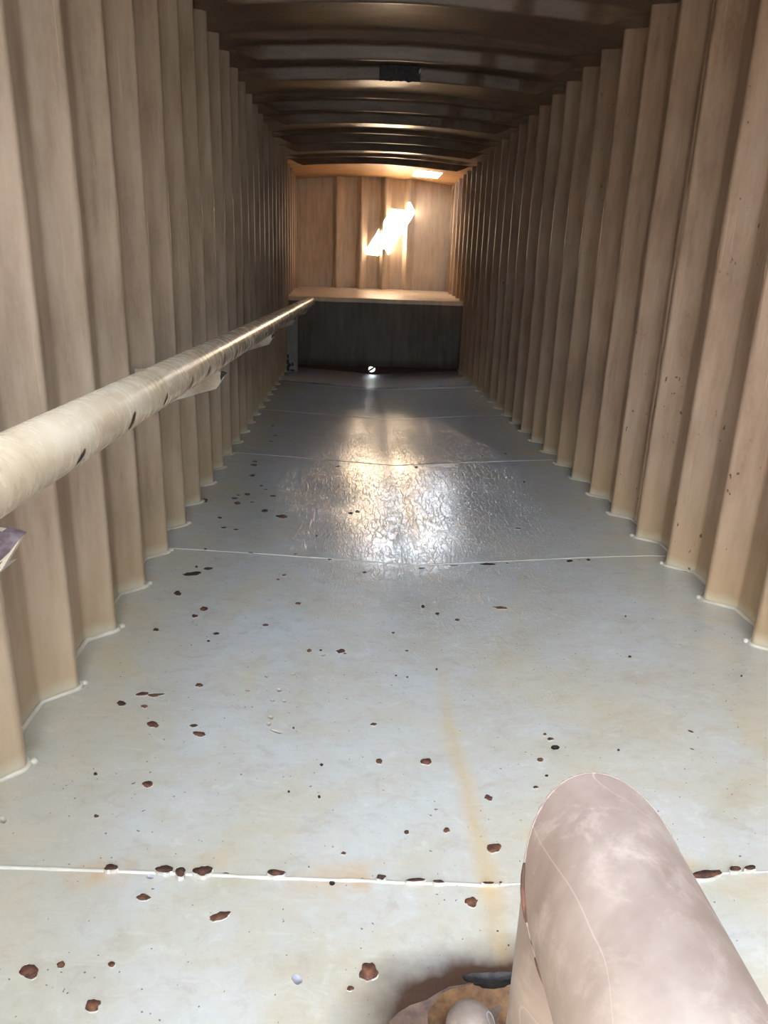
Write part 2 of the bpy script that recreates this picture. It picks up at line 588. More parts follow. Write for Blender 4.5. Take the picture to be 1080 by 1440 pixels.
# corner pieces that complete the square round the hole
for sx in (-1, 1):
    for zc, zn in ((-0.90, 1), (-1.12, -1)):
        bm.faces.new([bm.verts.new(W(x, yk + 0.0006, z)) for x, z in
                      ((hx + sx * 0.1001, zc), (hx + sx * 0.045, zc), (hx + sx * 0.1001, zc - zn * 0.045))])
# shelf closing the recess above
bm.faces.new([bm.verts.new(W(x, y, -0.9)) for x, y in ((-0.76, YL + 0.01), (1.31, YL + 0.01), (1.31, yk), (-0.76, yk))])
# crooked bar rusted across the hole
tube(bm, [W(hx - 0.045, yk + 0.006, hz - 0.028), W(hx - 0.006, yk - 0.003, hz - 0.004), W(hx + 0.012, yk - 0.001, hz + 0.008),
          W(hx + 0.045, yk + 0.006, hz + 0.045)], [S * 0.008, S * 0.011, S * 0.009, S * 0.012], 8)
struct(link_mesh('trim_3', bm, M['seam_rust'], smooth=False))

# ---- roof: arched, cross corrugated, with a cut-out near the back
crests = []
for k in range(-3, 4):
    for off, dep in ((0.0, 0.028), (0.215, 0.064), (0.63, 0.066)):
        crests.append((4.105 + off + 1.242 * k, dep))
crests = [c for c in crests if c[0] < 8.35]
pr = [(YR, 0.0)]
for yc, dep in crests:
    if yc - 0.1 < YR:
        continue
    pr += [(yc - 0.05, 0.0), (yc - 0.018, -dep), (yc, -dep), (yc + 0.06, 0.0)]
pr += [(HOLE[2], 0.0), (HOLE[3], 0.0), (YB + 0.06, 0.0)]
rp = rounded([Vector((0, y, z)) for y, z in pr[:-2]], 0.012, 5) + [Vector((0, HOLE[3], 0)), Vector((0, 9.45, 0)), Vector((0, YB + 0.06, 0))]
xs = sorted([lerp(-0.80, 1.36, i / 36) for i in range(37)] + [HOLE[0], HOLE[1]])
bm = bmesh.new()
grid = []
for p in rp:
    row = []
    for x in xs:
        e = min(1.0, max(0.0, (min(x - XL, XR - x) + 0.0) / 0.16))
        e = e * e * (3 - 2 * e)
        wob = 0.004 * noise.noise(Vector((x * 1.7, p.y * 1.5, 0))) + 0.003 * noise.noise(Vector((x * 5, p.y * 4, 2)))
        row.append(bm.verts.new(W(x, p.y + 0.012 * noise.noise(Vector((x * 2.0, p.y * 0.7, 7))) * (0 if p.y > 8.65 else 1),
                                  roof_z(x) + p.z * e + wob)))
    grid.append(row)
for i in range(len(rp) - 1):
    ym = (rp[i].y + rp[i + 1].y) / 2
    for j in range(len(xs) - 1):
        xm = (xs[j] + xs[j + 1]) / 2
        if HOLE[0] < xm < HOLE[1] and HOLE[2] < ym < HOLE[3]:
            continue
        f = bm.faces.new((grid[i][j], grid[i + 1][j], grid[i + 1][j + 1], grid[i][j + 1]))
        f.material_index = 1 if ym > 8.06 else 0
# upstand round the cut-out
bd = [e for e in bm.edges if len(e.link_faces) == 1 and
      HOLE[0] - .01 < e.verts[0].co.x / S < HOLE[1] + .01 and HOLE[0] - .01 < e.verts[1].co.x / S < HOLE[1] + .01 and
      HOLE[2] - .02 < e.verts[0].co.y / S < HOLE[3] + .02 and HOLE[2] - .02 < e.verts[1].co.y / S < HOLE[3] + .02]
ex = bmesh.ops.extrude_edge_only(bm, edges=bd)
for v in [g for g in ex['geom'] if isinstance(g, bmesh.types.BMVert)]:
    v.co.z += 0.012
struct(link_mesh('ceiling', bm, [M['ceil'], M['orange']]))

# ------------------------------------------------------------------ floor with its rust spots
SPOTS = [
(-0.461,0.834,0.0143,0.0004,0.0047,-0.0114,'r'),(-0.420,0.846,0.0050,0.0026,0.0038,-0.0054,'r'),(-0.346,0.849,0.0048,0.0024,0.0032,-0.0050,'r'),(-0.353,0.783,0.0090,0.0043,0.0057,-0.0083,'r'),
(-0.403,1.030,0.0109,0.0005,0.0022,-0.0071,'d'),(-0.309,1.030,0.0147,0.0007,0.0021,-0.0087,'d'),(-0.280,1.026,0.0073,0.0042,0.0052,-0.0102,'d'),(-0.331,0.975,0.0117,0.0005,0.0019,-0.0072,'r'),
(-0.243,1.030,0.0167,0.0009,0.0021,-0.0110,'d'),(-0.204,1.031,0.0075,0.0004,0.0007,-0.0040,'k'),(-0.113,1.032,0.0171,0.0009,0.0007,-0.0072,'d'),(-0.067,1.029,0.0032,0.0002,0.0002,-0.0024,'k'),
(-0.013,1.021,0.0057,0.0003,0.0001,-0.0055,'k'),(0.042,1.031,0.0045,0.0002,-0.0001,-0.0040,'k'),(0.075,1.032,0.0084,0.0005,-0.0003,-0.0065,'d'),(-0.198,0.942,0.0160,0.0062,0.0032,-0.0079,'r'),
(0.048,0.850,0.0146,0.0005,-0.0004,-0.0168,'r'),(0.020,0.821,0.0054,0.0002,0.0000,-0.0046,'r'),(-0.062,0.833,0.0069,-0.0039,-0.0030,-0.0067,'g'),(0.007,1.092,0.0047,0.0003,0.0000,-0.0044,'r'),
(-0.332,1.019,0.0064,-0.0024,-0.0001,-0.0044,'g'),(0.301,1.119,0.0137,-0.0011,-0.0024,-0.0126,'r'),(0.235,0.992,0.0117,-0.0019,-0.0033,-0.0106,'r'),(0.315,1.261,0.0081,-0.0041,-0.0031,-0.0082,'r'),
(0.423,1.286,0.0061,-0.0005,-0.0011,-0.0045,'d'),(0.131,1.154,0.0050,0.0003,-0.0005,-0.0067,'d'),(0.212,1.165,0.0065,0.0004,-0.0010,-0.0078,'r'),(0.138,1.029,0.0177,0.0010,-0.0004,-0.0048,'d'),
(0.180,1.028,0.0105,0.0006,-0.0005,-0.0040,'d'),(0.215,1.030,0.0033,0.0002,-0.0003,-0.0024,'k'),(0.272,1.030,0.0117,-0.0005,-0.0006,-0.0033,'d'),(0.295,1.030,0.0026,-0.0002,-0.0005,-0.0024,'d'),
(0.672,1.021,0.0285,0.0016,-0.0037,-0.0095,'d'),(0.730,1.029,0.0097,-0.0007,-0.0033,-0.0064,'d'),(0.758,1.029,0.0103,-0.0007,-0.0034,-0.0064,'d'),(-0.498,1.586,0.0133,0.0050,0.0032,-0.0092,'r'),
(-0.465,1.584,0.0177,0.0054,0.0024,-0.0077,'r'),(-0.535,1.540,0.0099,0.0008,0.0035,-0.0118,'d'),(-0.479,1.533,0.0082,0.0007,0.0020,-0.0074,'r'),(-0.441,1.462,0.0146,-0.0049,0.0012,-0.0120,'r'),
(-0.398,1.256,0.0099,0.0007,0.0028,-0.0107,'r'),(-0.549,1.921,0.0079,0.0009,0.0027,-0.0108,'d'),(-0.512,1.282,0.0035,0.0002,0.0014,-0.0044,'k'),(-0.458,2.023,0.0094,0.0013,0.0024,-0.0118,'r'),
(-0.240,1.995,0.0085,0.0012,0.0010,-0.0092,'r'),(-0.375,1.922,0.0088,0.0029,0.0014,-0.0064,'k'),(-0.389,1.875,0.0049,0.0006,0.0008,-0.0041,'k'),(-0.369,1.640,0.0097,0.0010,0.0019,-0.0099,'r'),
(-0.099,1.855,0.0071,0.0009,0.0006,-0.0102,'r'),(-0.066,1.864,0.0041,0.0005,0.0002,-0.0041,'k'),(-0.008,1.865,0.0124,0.0017,0.0002,-0.0124,'d'),(0.004,1.852,0.0051,0.0007,0.0000,-0.0041,'d'),
(-0.347,1.466,0.0081,0.0007,0.0014,-0.0069,'r'),(-0.329,1.435,0.0155,-0.0009,0.0015,-0.0106,'r'),(0.077,1.512,0.0079,0.0008,-0.0002,-0.0074,'r'),(0.085,1.370,0.0068,-0.0057,-0.0035,-0.0090,'r'),
(-0.116,1.479,0.0025,0.0002,0.0003,-0.0042,'k'),(-0.109,1.255,0.0029,0.0002,0.0003,-0.0033,'k'),(-0.135,1.722,0.0057,0.0007,0.0005,-0.0072,'f'),(-0.165,1.641,0.0073,0.0008,0.0008,-0.0083,'f'),
(-0.147,1.591,0.0053,0.0006,0.0005,-0.0063,'f'),(-0.177,1.591,0.0053,0.0006,0.0006,-0.0063,'f'),(-0.173,1.517,0.0068,0.0007,0.0008,-0.0073,'f'),(-0.175,1.489,0.0059,0.0006,0.0008,-0.0071,'f'),
(-0.245,1.631,0.0063,0.0007,0.0009,-0.0066,'f'),(-0.204,1.703,0.0056,0.0006,0.0006,-0.0053,'f'),(-0.131,1.544,0.0043,0.0004,0.0004,-0.0045,'f'),(-0.057,1.836,0.0071,0.0009,0.0002,-0.0061,'f'),
(-0.038,1.602,0.0045,0.0005,0.0001,-0.0048,'f'),(-0.037,1.645,0.0046,0.0005,0.0001,-0.0051,'f'),(-0.044,1.348,0.0039,0.0003,0.0002,-0.0049,'k'),(-0.045,1.244,0.0029,0.0002,0.0002,-0.0043,'k'),
(-0.156,1.461,0.0147,-0.0072,-0.0006,-0.0053,'f'),(0.307,2.148,0.0070,-0.0008,-0.0009,-0.0078,'k'),(0.366,2.095,0.0080,-0.0009,-0.0014,-0.0099,'r'),(0.192,1.379,0.0132,0.0012,-0.0013,-0.0127,'r'),
(0.491,1.472,0.0051,-0.0004,-0.0014,-0.0056,'r'),(0.500,1.452,0.0075,-0.0007,-0.0018,-0.0068,'d'),(0.502,1.420,0.0091,-0.0008,-0.0021,-0.0079,'k'),(0.456,1.378,0.0080,-0.0007,-0.0019,-0.0075,'r'),
(0.456,1.321,0.0039,-0.0003,-0.0012,-0.0047,'d'),(0.187,1.894,0.0043,0.0006,-0.0003,-0.0043,'k'),(0.177,1.745,0.0030,0.0004,-0.0003,-0.0037,'k'),(0.146,1.749,0.0030,0.0004,-0.0002,-0.0038,'k'),
(0.265,1.798,0.0031,0.0004,-0.0007,-0.0059,'k'),(0.152,2.001,0.0056,0.0008,-0.0004,-0.0071,'r'),(0.828,1.818,0.0050,-0.0004,-0.0022,-0.0059,'k'),(1.089,1.689,0.0029,-0.0002,-0.0028,-0.0053,'k'),
(0.841,1.454,0.0045,-0.0058,-0.0028,-0.0037,'r'),(0.645,1.398,0.0033,-0.0003,-0.0014,-0.0039,'k'),(0.814,1.387,0.0034,-0.0030,-0.0016,-0.0024,'r'),(0.907,2.068,0.0034,-0.0003,-0.0018,-0.0049,'k'),
(-0.485,2.390,0.0145,0.0024,0.0029,-0.0157,'r'),(-0.529,2.341,0.0271,0.0108,0.0036,-0.0150,'k'),(-0.529,2.402,0.0048,0.0008,0.0019,-0.0095,'k'),(-0.543,2.174,0.0111,0.0015,0.0042,-0.0186,'d'),
(-0.440,2.075,0.0118,0.0017,0.0028,-0.0147,'r'),(-0.285,3.032,0.0281,-0.0011,0.0018,-0.0289,'r'),(-0.366,3.094,0.0139,0.0033,0.0022,-0.0200,'k'),(-0.498,3.172,0.0140,0.0033,0.0038,-0.0261,'r'),
(-0.473,3.322,0.0147,0.0036,0.0031,-0.0227,'r'),(-0.521,3.241,0.0159,0.0037,0.0025,-0.0163,'r'),(-0.512,3.295,0.0097,0.0023,0.0016,-0.0112,'r'),(-0.503,2.826,0.0126,0.0025,0.0021,-0.0127,'r'),
(-0.452,2.814,0.0112,0.0023,0.0019,-0.0126,'r'),(-0.539,2.952,0.0087,0.0018,0.0016,-0.0092,'k'),(-0.352,3.329,0.0149,0.0039,0.0017,-0.0171,'r'),(-0.436,3.205,0.0111,0.0027,0.0014,-0.0107,'r'),
(-0.491,3.652,0.0124,0.0034,0.0026,-0.0203,'k'),(-0.510,3.858,0.0149,0.0043,0.0024,-0.0187,'k'),(-0.512,3.932,0.0133,0.0039,0.0019,-0.0155,'k'),(-0.426,3.482,0.0085,0.0023,0.0014,-0.0124,'k'),
(-0.397,3.426,0.0101,0.0027,0.0013,-0.0120,'r'),(-0.531,2.574,0.0064,0.0011,0.0020,-0.0108,'d'),(-0.358,2.565,0.0104,0.0020,0.0014,-0.0107,'d'),(-0.191,2.585,0.0067,0.0013,0.0005,-0.0073,'d'),
(-0.059,2.557,0.0081,0.0016,0.0003,-0.0107,'d'),(0.020,3.163,0.0099,0.0025,0.0000,-0.0157,'k'),(0.052,3.199,0.0100,0.0026,-0.0001,-0.0160,'k'),(-0.152,2.160,0.0092,0.0015,0.0007,-0.0106,'r'),
(-0.234,2.337,0.0061,0.0011,0.0009,-0.0091,'r'),(-0.216,2.378,0.0087,0.0015,0.0008,-0.0094,'r'),(-0.121,2.812,0.0044,0.0010,0.0006,-0.0127,'k'),(0.072,2.457,0.0066,0.0013,-0.0001,-0.0067,'k'),
(-0.643,3.174,0.0108,0.0020,0.0059,-0.0314,'d'),(0.265,2.204,0.0062,0.0010,-0.0011,-0.0111,'k'),(0.520,2.166,0.0223,-0.0071,-0.0025,-0.0105,'r'),(0.546,2.543,0.0295,-0.0035,-0.0025,-0.0139,'d'),
(0.417,2.542,0.0161,-0.0020,-0.0010,-0.0070,'d'),(0.291,2.533,0.0134,-0.0017,-0.0006,-0.0069,'d'),(0.620,2.543,0.0067,-0.0008,-0.0014,-0.0070,'d'),(0.750,2.941,0.0122,-0.0015,-0.0030,-0.0136,'r'),
(-0.053,3.972,0.0100,0.0033,0.0003,-0.0159,'k'),(0.399,4.032,0.0081,-0.0014,-0.0014,-0.0159,'k'),(0.825,4.248,0.0085,-0.0012,-0.0031,-0.0177,'k'),(0.972,4.282,0.0086,-0.0011,-0.0037,-0.0180,'k'),
(0.945,3.659,0.0074,-0.0009,-0.0047,-0.0202,'k'),(0.861,2.539,0.0147,-0.0015,-0.0041,-0.0140,'d'),(0.935,2.541,0.0080,-0.0008,-0.0044,-0.0141,'d'),(1.263,2.413,0.0110,0.0004,-0.0062,-0.0136,'d'),
(-0.472,4.642,0.0111,0.0041,0.0017,-0.0169,'k'),(-0.481,4.469,0.0107,0.0037,0.0016,-0.0157,'k'),(-0.517,4.952,0.0118,0.0045,0.0018,-0.0179,'k'),(-0.470,1.160,0.0053,0.0003,0.0015,-0.0047,'r'),
(-0.636,1.142,0.0064,0.0003,0.0041,-0.0091,'f'),(0.007,1.092,0.0047,0.0003,0.0000,-0.0044,'r'),(0.271,0.934,0.0019,0.0001,-0.0004,-0.0021,'d'),(0.284,0.906,0.0018,-0.0001,-0.0004,-0.0020,'d')
]
FM = ['floor', 'rust', 'seam_rust', 'black', 'greyflake', 'stain', 'lip', 'ochre', 'scale']
bm = bmesh.new()
fx = [lerp(-0.78, 1.34, i / 44) for i in range(45)] + [XC]
fx.sort()
fy = [lerp(Y0, YL + 0.14, i / 150) for i in range(151)]
grid = [[bm.verts.new(W(x, y, floor_h(x, y))) for x in fx] for y in fy]
for a, b in zip(grid, grid[1:]):
    for j in range(len(fx) - 1):
        bm.faces.new((a[j], a[j + 1], b[j + 1], b[j]))
KIND = {'r': 1, 'd': 2, 'k': 3, 'g': 4, 'f': 5}


def blob(x, y, a, b, mat, lip, jag, lift=0.0008, n=None, seed=0.0):
    """ragged flaked patch lying on the floor plate: bare metal face, and a raised broken paint edge round it"""
    size = math.hypot(*a) + math.hypot(*b)
    n = n or (22 if size > 0.012 else 12)
    face, edge = [], []
    for k in range(n):
        t = 2 * math.pi * k / n
        rr = 1 + jag * (noise.noise(Vector((math.cos(t) * 1.3 + seed, math.sin(t) * 1.3, seed * 3.7)))
                        + 0.5 * noise.noise(Vector((math.cos(t) * 4 + seed, math.sin(t) * 4, seed))))
        ux, uy = math.cos(t) * rr, math.sin(t) * rr
        px, py = x + a[0] * ux + b[0] * uy, y + a[1] * ux + b[1] * uy
        face.append((px, py))
        g = 1 + lip * (0.6 + 0.9 * abs(noise.noise(Vector((math.cos(t) * 2 + seed, math.sin(t) * 2, 9)))))
        edge.append((x + (px - x) * g, y + (py - y) * g))
    vf = [bm.verts.new(W(p[0], p[1], floor_h(*p) + lift)) for p in face]
    c = bm.verts.new(W(x, y, floor_h(x, y) + lift))
    for k in range(n):
        f = bm.faces.new((vf[k], vf[(k + 1) % n], c))
        f.material_index = mat
    vu = [bm.verts.new(W(p[0], p[1], floor_h(*p) + lift + 0.0012 * min(1, size / 0.02))) for p in face]
    ve = [bm.verts.new(W(p[0], p[1], floor_h(*p) - 0.0003)) for p in edge]
    if lip > 0:
        for k in range(n):
            k2 = (k + 1) % n
            m_ = 6 if noise.noise(Vector((k * 0.5, seed * 5, 1.1))) > 0.34 else 0
            f = bm.faces.new((vu[k], vu[k2], ve[k2], ve[k]))
            f.material_index = m_
            f = bm.faces.new((vf[k], vf[k2], vu[k2], vu[k]))
            f.material_index = m_
    else:
        for k in range(n):
            f = bm.faces.new((vf[k], vf[(k + 1) % n], ve[(k + 1) % n], ve[k]))
            f.material_index = mat


for i, (x, y, ax, ay, bx, by, kd) in enumerate(SPOTS):
    seam = kd == 'd' and abs(y - 1.03) < 0.04
    blob(x, y, (ax, ay), (bx, by), KIND[kd], 0.0 if kd in 'fgk' else 0.10, 0.34 if kd != 'f' else 0.3,
         lift=(0.0075 if seam else (0.0003 if kd == 'f' else 0.0008)), seed=i * 1.37)
# big corroded area round the stub: scaled brown, ochre and black layers
blob(0.285, 0.752, (0.200, 0.055), (-0.04, 0.095), 8, 0.0, 0.22, lift=0.0016, n=56, seed=71.3)
blob(0.235, 0.775, (0.105, 0.03), (-0.02, 0.055), 7, 0.0, 0.25, lift=0.0022, n=40, seed=12.9)
blob(0.242, 0.842, (0.042, 0.006), (-0.006, 0.013), 3, 0.0, 0.35, lift=0.0026, n=30, seed=5.5)
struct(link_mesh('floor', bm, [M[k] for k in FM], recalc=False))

# cross weld seams over the floor plates
for i, (ys, rr, sk) in enumerate(((1.028, 0.0048, 0.0), (2.565, 0.0036, 0.0), (4.10, 0.0038, 0.0), (5.52, 0.0035, 0.0), (7.0, 0.0035, 0.0))):
    bm = bmesh.new()
    path, rad = [], []
    n = 150
    for k in range(n):
        x = lerp(-0.70, 1.26, k / (n - 1))
        y = ys + 0.006 * noise.noise(Vector((x * 1.5, ys, 0))) + 0.002 * noise.noise(Vector((x * 12, ys, 0)))
        path.append(W(x, y, floor_h(x, y) - 0.001))
        fade = 1.0
        if i == 0 and 0.30 < x < 0.62:
            fade = 0.55
        if i == 0 and x > 0.72:
            fade = 0.6
        rad.append(S * rr * fade * (0.85 + 0.3 * noise.noise(Vector((x * 25, ys, 4)))))
    tube(bm, path, rad, 8)
    struct(link_mesh('trim_%d' % (4 + i), bm, M['bead'] if i < 2 else M['farseam']))

# added sun blocker, unseen behind the camera; keeps direct sun off the open front
bm = bmesh.new()
az = Vector((0.62, -1.0, 0)).normalized()
sd = Vector((az.y, -az.x, 0))
ct = Vector((0.28, 0.45, 0)) + az * 16.5
vs = []
for a, b in ((-2.0, 0), (1.34, 0), (1.34, 3), (-2.0, 3)):
    p = ct + sd * a + az * b
    vs.append(Vector((p.x * S, p.y * S, -1.15)))
prism(bm, vs, Vector((0, 0, 21.5)))
struct(link_mesh('sun_blocker', bm, M['ground'], smooth=False))

# dark ground the container stands over, seen only through the drain hole
bm = bmesh.new()
n = 12
vs = [[bm.verts.new(Vector((lerp(-40, 40, i / n), lerp(-40, 60, j / n), -1.15))) for i in range(n + 1)] for j in range(n + 1)]
for j in range(n):
    for i in range(n):
        bm.faces.new((vs[j][i], vs[j][i + 1], vs[j + 1][i + 1], vs[j + 1][i]))
struct(link_mesh('ground', bm, M['ground']))

# ------------------------------------------------------------------ handrail along the left wall
PR = 0.049                                    # pipe radius


def rail_x(y):
    return -0.470 + 0.0094 * (y - 0.9)


ZR = -0.272
base = W(rail_x(0.9), 0.9, ZR)
rail = thing('handrail', base, 'long tan steel pipe rail with chipped paint along the left ribbed wall', 'handrail')


def L(x, y, z):
    return W(x, y, z) - base


bm = bmesh.new()
ys = [lerp(-0.9, 7.66, i / 60) for i in range(61)]
path = [L(rail_x(y), y, ZR) for y in ys]
rings = tube(bm, path, S * PR, 40)
# short rounded lip at the cut end
tube(bm, [L(rail_x(7.66), 7.66, ZR), L(rail_x(7.67), 7.672, ZR)], [S * PR, S * PR * 0.86], 40)
# chipped paint: bare dark steel crescents low on the inner side of the pipe
chips = [(1.135, -20, .016, 10), (1.405, -14, .018, 14), (1.66, -14, .016, 12), (1.925, -15, .020, 15), (2.16, -14, .020, 14), (2.415, -8, .016, 18),
         (2.66, -15, .020, 14), (2.91, -14, .020, 13), (3.18, -14, .022, 14), (3.56, -15, .022, 12), (3.96, -12, .024, 15), (4.6, -15, .022, 12), (5.5, -14, .026, 13)]
for ci, (y, ang, hl, ha) in enumerate(chips):
    n = 16
    vv = []
    for k in range(n):
        t = 2 * math.pi * k / n
        rr = 1 + 0.3 * noise.noise(Vector((math.cos(t) * 2 + ci, math.sin(t) * 2, ci)))
        sk = math.sin(t) * rr
        yy = y + 1.3 * hl * (math.cos(t) * 0.5 * rr + sk * 0.5)
        aa = math.radians(ang + 1.35 * ha * sk)
        vv.append(bm.verts.new(L(rail_x(yy) + (PR + 0.0009) * math.cos(aa), yy, ZR + (PR + 0.0009) * math.sin(aa))))
    aa = math.radians(ang)
    c_ = bm.verts.new(L(rail_x(y) + (PR + 0.0012) * math.cos(aa), y, ZR + (PR + 0.0012) * math.sin(aa)))
    for k in range(n):
        f = bm.faces.new((vv[k], vv[(k + 1) % n], c_))
        f.material_index = 1
link_mesh('pipe', bm, [M['rail'], M['seam_rust']], rail)


def bracket(y, rusty):
    """tapered gusset arm standing out from the wall under the pipe, bevelled at its inner end"""
    bm = bmesh.new()
    x0 = XL - 0.05
    xt = -0.408
    prof = [(x0, -0.318), (-0.455, -0.316), (-0.425, -0.322), (xt, -0.327), (xt - 0.006, -0.337), (-0.441, -0.377), (-0.50, -0.395), (-0.60, -0.427), (x0, -0.452)]
    poly = [L(x, y, z) for x, z in prof]
    prism(bm, poly, Vector((0, 0.014, 0)))
    # flange folded back along the lower edge
    low = [(-0.441, -0.377), (-0.60, -0.427), (x0, -0.452)]
    a = [bm.verts.new(L(x, y, z - 0.001)) for x, z in low]
    b = [bm.verts.new(L(x, y + 0.05, z - 0.001)) for x, z in low]
    for k in range(2):
        bm.faces.new((a[k], a[k + 1], b[k + 1], b[k]))
    o = link_mesh('bracket', bm, M['bracket'], rail, smooth=False)
    # weld run between pipe and arm
    bm = bmesh.new()
    tube(bm, [L(x, y - 0.002, ZR - math.sqrt(max(0, PR ** 2 - (x - rail_x(y)) ** 2)) - 0.002)
              for x in (rail_x(y) - 0.03, rail_x(y) - 0.015, rail_x(y), rail_x(y) + 0.015, rail_x(y) + 0.03)],
         [S * 0.003, S * 0.005, S * 0.0045, S * 0.005, S * 0.003], 8)
    link_mesh('weld_bead', bm, M['bracket'], o)
    # flaked dark corner where the paint is gone
    bm = bmesh.new()
    sz = 1.0 if rusty else 0.35
    tip = [(xt + 0.001, -0.326), (xt - 0.012 * sz, -0.3215), (xt - 0.045 * sz, -0.3195), (xt - 0.055 * sz, -0.337), (xt - 0.047 * sz, -0.350),
           (xt - 0.034 * sz, -0.327 - 0.039 * sz * 0.95), (xt - 0.018 * sz, -0.327 - 0.022 * sz)]
    prism(bm, [L(x, y - 0.002, z) for x, z in tip], Vector((0, 0.0195, 0)))
    t = link_mesh('flaked_corner', bm, M['black'] if not rusty else M['tipscale'], o, smooth=False)
    t['label'] = 'bare dark rusted corner'
    if rusty:
        bm = bmesh.new()
        oc = [(xt - 0.035, -0.366), (xt - 0.027, -0.361), (xt - 0.05, -0.385), (xt - 0.085, -0.398), (xt - 0.08, -0.372)]
        prism(bm, [L(x, y - 0.0014, z) for x, z in oc], Vector((0, 0.004, 0)))
        t2 = link_mesh('rust_flake', bm, M['ochre'], o, smooth=False)
        t2['label'] = 'orange rust flake'
    return o


for i, y in enumerate((0.872, 2.44, 4.07, 5.72, 7.42)):
    bracket(y, i == 0)

# ------------------------------------------------------------------ mitred pipe rail in the foreground
RX, RZ, RR, RY = 0.1575, -0.342, 0.0500, 0.322
base = W(RX, RY, floor_h(RX, RY))
elbow = thing('pipe_rail', base, 'pale pinkish pipe rail with a mitred corner turning down, in the right foreground', 'handrail')


def mitre_tube(direction, length, ref_up):
    """pipe leaving the mitre centre along direction, its near end cut on the 45 degree mitre plane"""
    bm = bmesh.new()
    c = W(RX, RY, RZ) - base
    d = Vector(direction)
    # mitre plane passes through c and halves the angle between the two legs (-Y and -Z)
    nrm = (Vector((0, -1, 0)) - Vector((0, 0, -1))).normalized()
    s = Vector((1, 0, 0))
    u = s.cross(d).normalized()
    n = 64
    near, far, mids = [], [], []
    for k in range(n):
        a = 2 * math.pi * k / n
        off = (s * math.cos(a) + u * math.sin(a)) * RR * S
        t = -(off.dot(nrm)) / d.dot(nrm)
        near.append(bm.verts.new(c + off + d * t))
        mids.append(bm.verts.new(c + off + d * max(t + 0.004, RR * S * 1.3)))
        far.append(bm.verts.new(c + off + d * length))
    for k in range(n):
        k2 = (k + 1) % n
        bm.faces.new((near[k], near[k2], mids[k2], mids[k]))
        bm.faces.new((mids[k], mids[k2], far[k2], far[k]))
    bm.faces.new(far)
    return bm, [v.co.copy() for v in near]


bm, ell = mitre_tube((0, -1, 0), 1.35 * S, None)
link_mesh('top_rail', bm, M['pinkpipe'], elbow)
bm, ell2 = mitre_tube((0, 0, -1), (W(RX, RY, RZ) - base).z, None)
link_mesh('upright_leg', bm, M['pinkpipe'], elbow)
# lumpy weld round the mitre
bm = bmesh.new()
cc = W(RX, RY, RZ) - base
loop, rad = [], []
n = len(ell)
for k in range(n * 2 + 1):
    t = k / 2.0
    i0 = int(t) % n
    p = ell[i0].lerp(ell[(i0 + 1) % n], t - int(t))
    loop.append(cc + (p - cc) * 1.004)
    rad.append(S * (0.0006 + 0.0013 * noise.noise(Vector((k * 0.63, 0, 0)))))
tube(bm, loop, rad, 8, caps=False)
w = link_mesh('weld_bead', bm, M['pinkpipe'], elbow)
# rusted stretches of the weld
for k0, k1 in ((61, 71), (49, 57)):
    bm = bmesh.new()
    pts_ = loop[k0:k1]
    tube(bm, [cc + (p - cc) * 1.003 for p in pts_], [S * 0.0019 * math.sin(math.pi * (j + 0.6) / (len(pts_) + 0.2)) ** 0.5 for j in range(len(pts_))], 8)
    r_ = link_mesh('rust_line', bm, M['seam_rust'], w)
    r_['label'] = 'brown rust along the weld'

# ------------------------------------------------------------------ domed stub on the floor
sx, sy, sr, sh = 0.193, 0.750, 0.036, 0.055
zf = floor_h(sx, sy)
base = W(sx, sy, zf)
stub = thing('floor_stub', base, 'small domed steel stub standing in the rust stain beside the pink pipe leg', 'stub')
bm = bmesh.new()
prof = [(1.0, 0.0), (1.0, 0.03), (0.995, 0.55 * sh / 0.055 * 0.05)]
ringsd = [(sr, -0.004), (sr, 0.012), (sr * 0.995, 0.022)]
for k in range(1, 10):
    a = math.pi / 2 * k / 9
    ringsd.append((sr * math.cos(a) + 1e-5, 0.022 + (sh - 0.022) * math.sin(a)))
n = 36
prev = None
for r, z in ringsd:
    cur = [bm.verts.new(Vector((r * S * math.cos(2 * math.pi * k / n), r * S * math.sin(2 * math.pi * k / n), z * S))) for k in range(n)]
    if prev:
        for k in range(n):
            bm.faces.new((prev[k], prev[(k + 1) % n], cur[(k + 1) % n], cur[k]))
    prev = cur
bm.faces.new(prev)
link_mesh('dome', bm, M['pinkpipe'], stub)
bm = bmesh.new()
vv = []
for k in range(18):
    t = 2 * math.pi * k / 18
    th = math.radians(-5 + 22 * math.cos(t))
    el = math.radians(35 + 20 * math.sin(t) * (1 + 0.3 * noise.noise(Vector((k, 0, 3)))))
    vv.append(bm.verts.new(Vector((math.cos(th) * math.cos(el) * (sr + 0.0006), math.sin(th) * math.cos(el) * (sr + 0.0006), 0.022 + (sh - 0.0215) * math.sin(el))) * S))
bm.faces.new(vv)
p_ = link_mesh('worn_spot', bm, M['greyflake'], stub)
p_['label'] = 'dark grey worn spot'
bm = bmesh.new()
tube(bm, [Vector((math.cos(a) * (sr + .002), math.sin(a) * (sr + .002), 0.003)) * S for a in (2 * math.pi * k / 36 for k in range(37))], S * 0.005, 8, caps=False)
link_mesh('weld_bead', bm, M['rust'], stub)

# ------------------------------------------------------------------ plate post in the far left corner
px0, px1, py = -0.668, -0.553, 7.80
base = W((px0 + px1) / 2, py, floor_h(px1, py))
post = thing('corner_post', base, 'grey-green steel plate post under the far end of the rail, rust at its foot', 'post')


def Lp(x, y, z):
    return W(x, y, z) - base


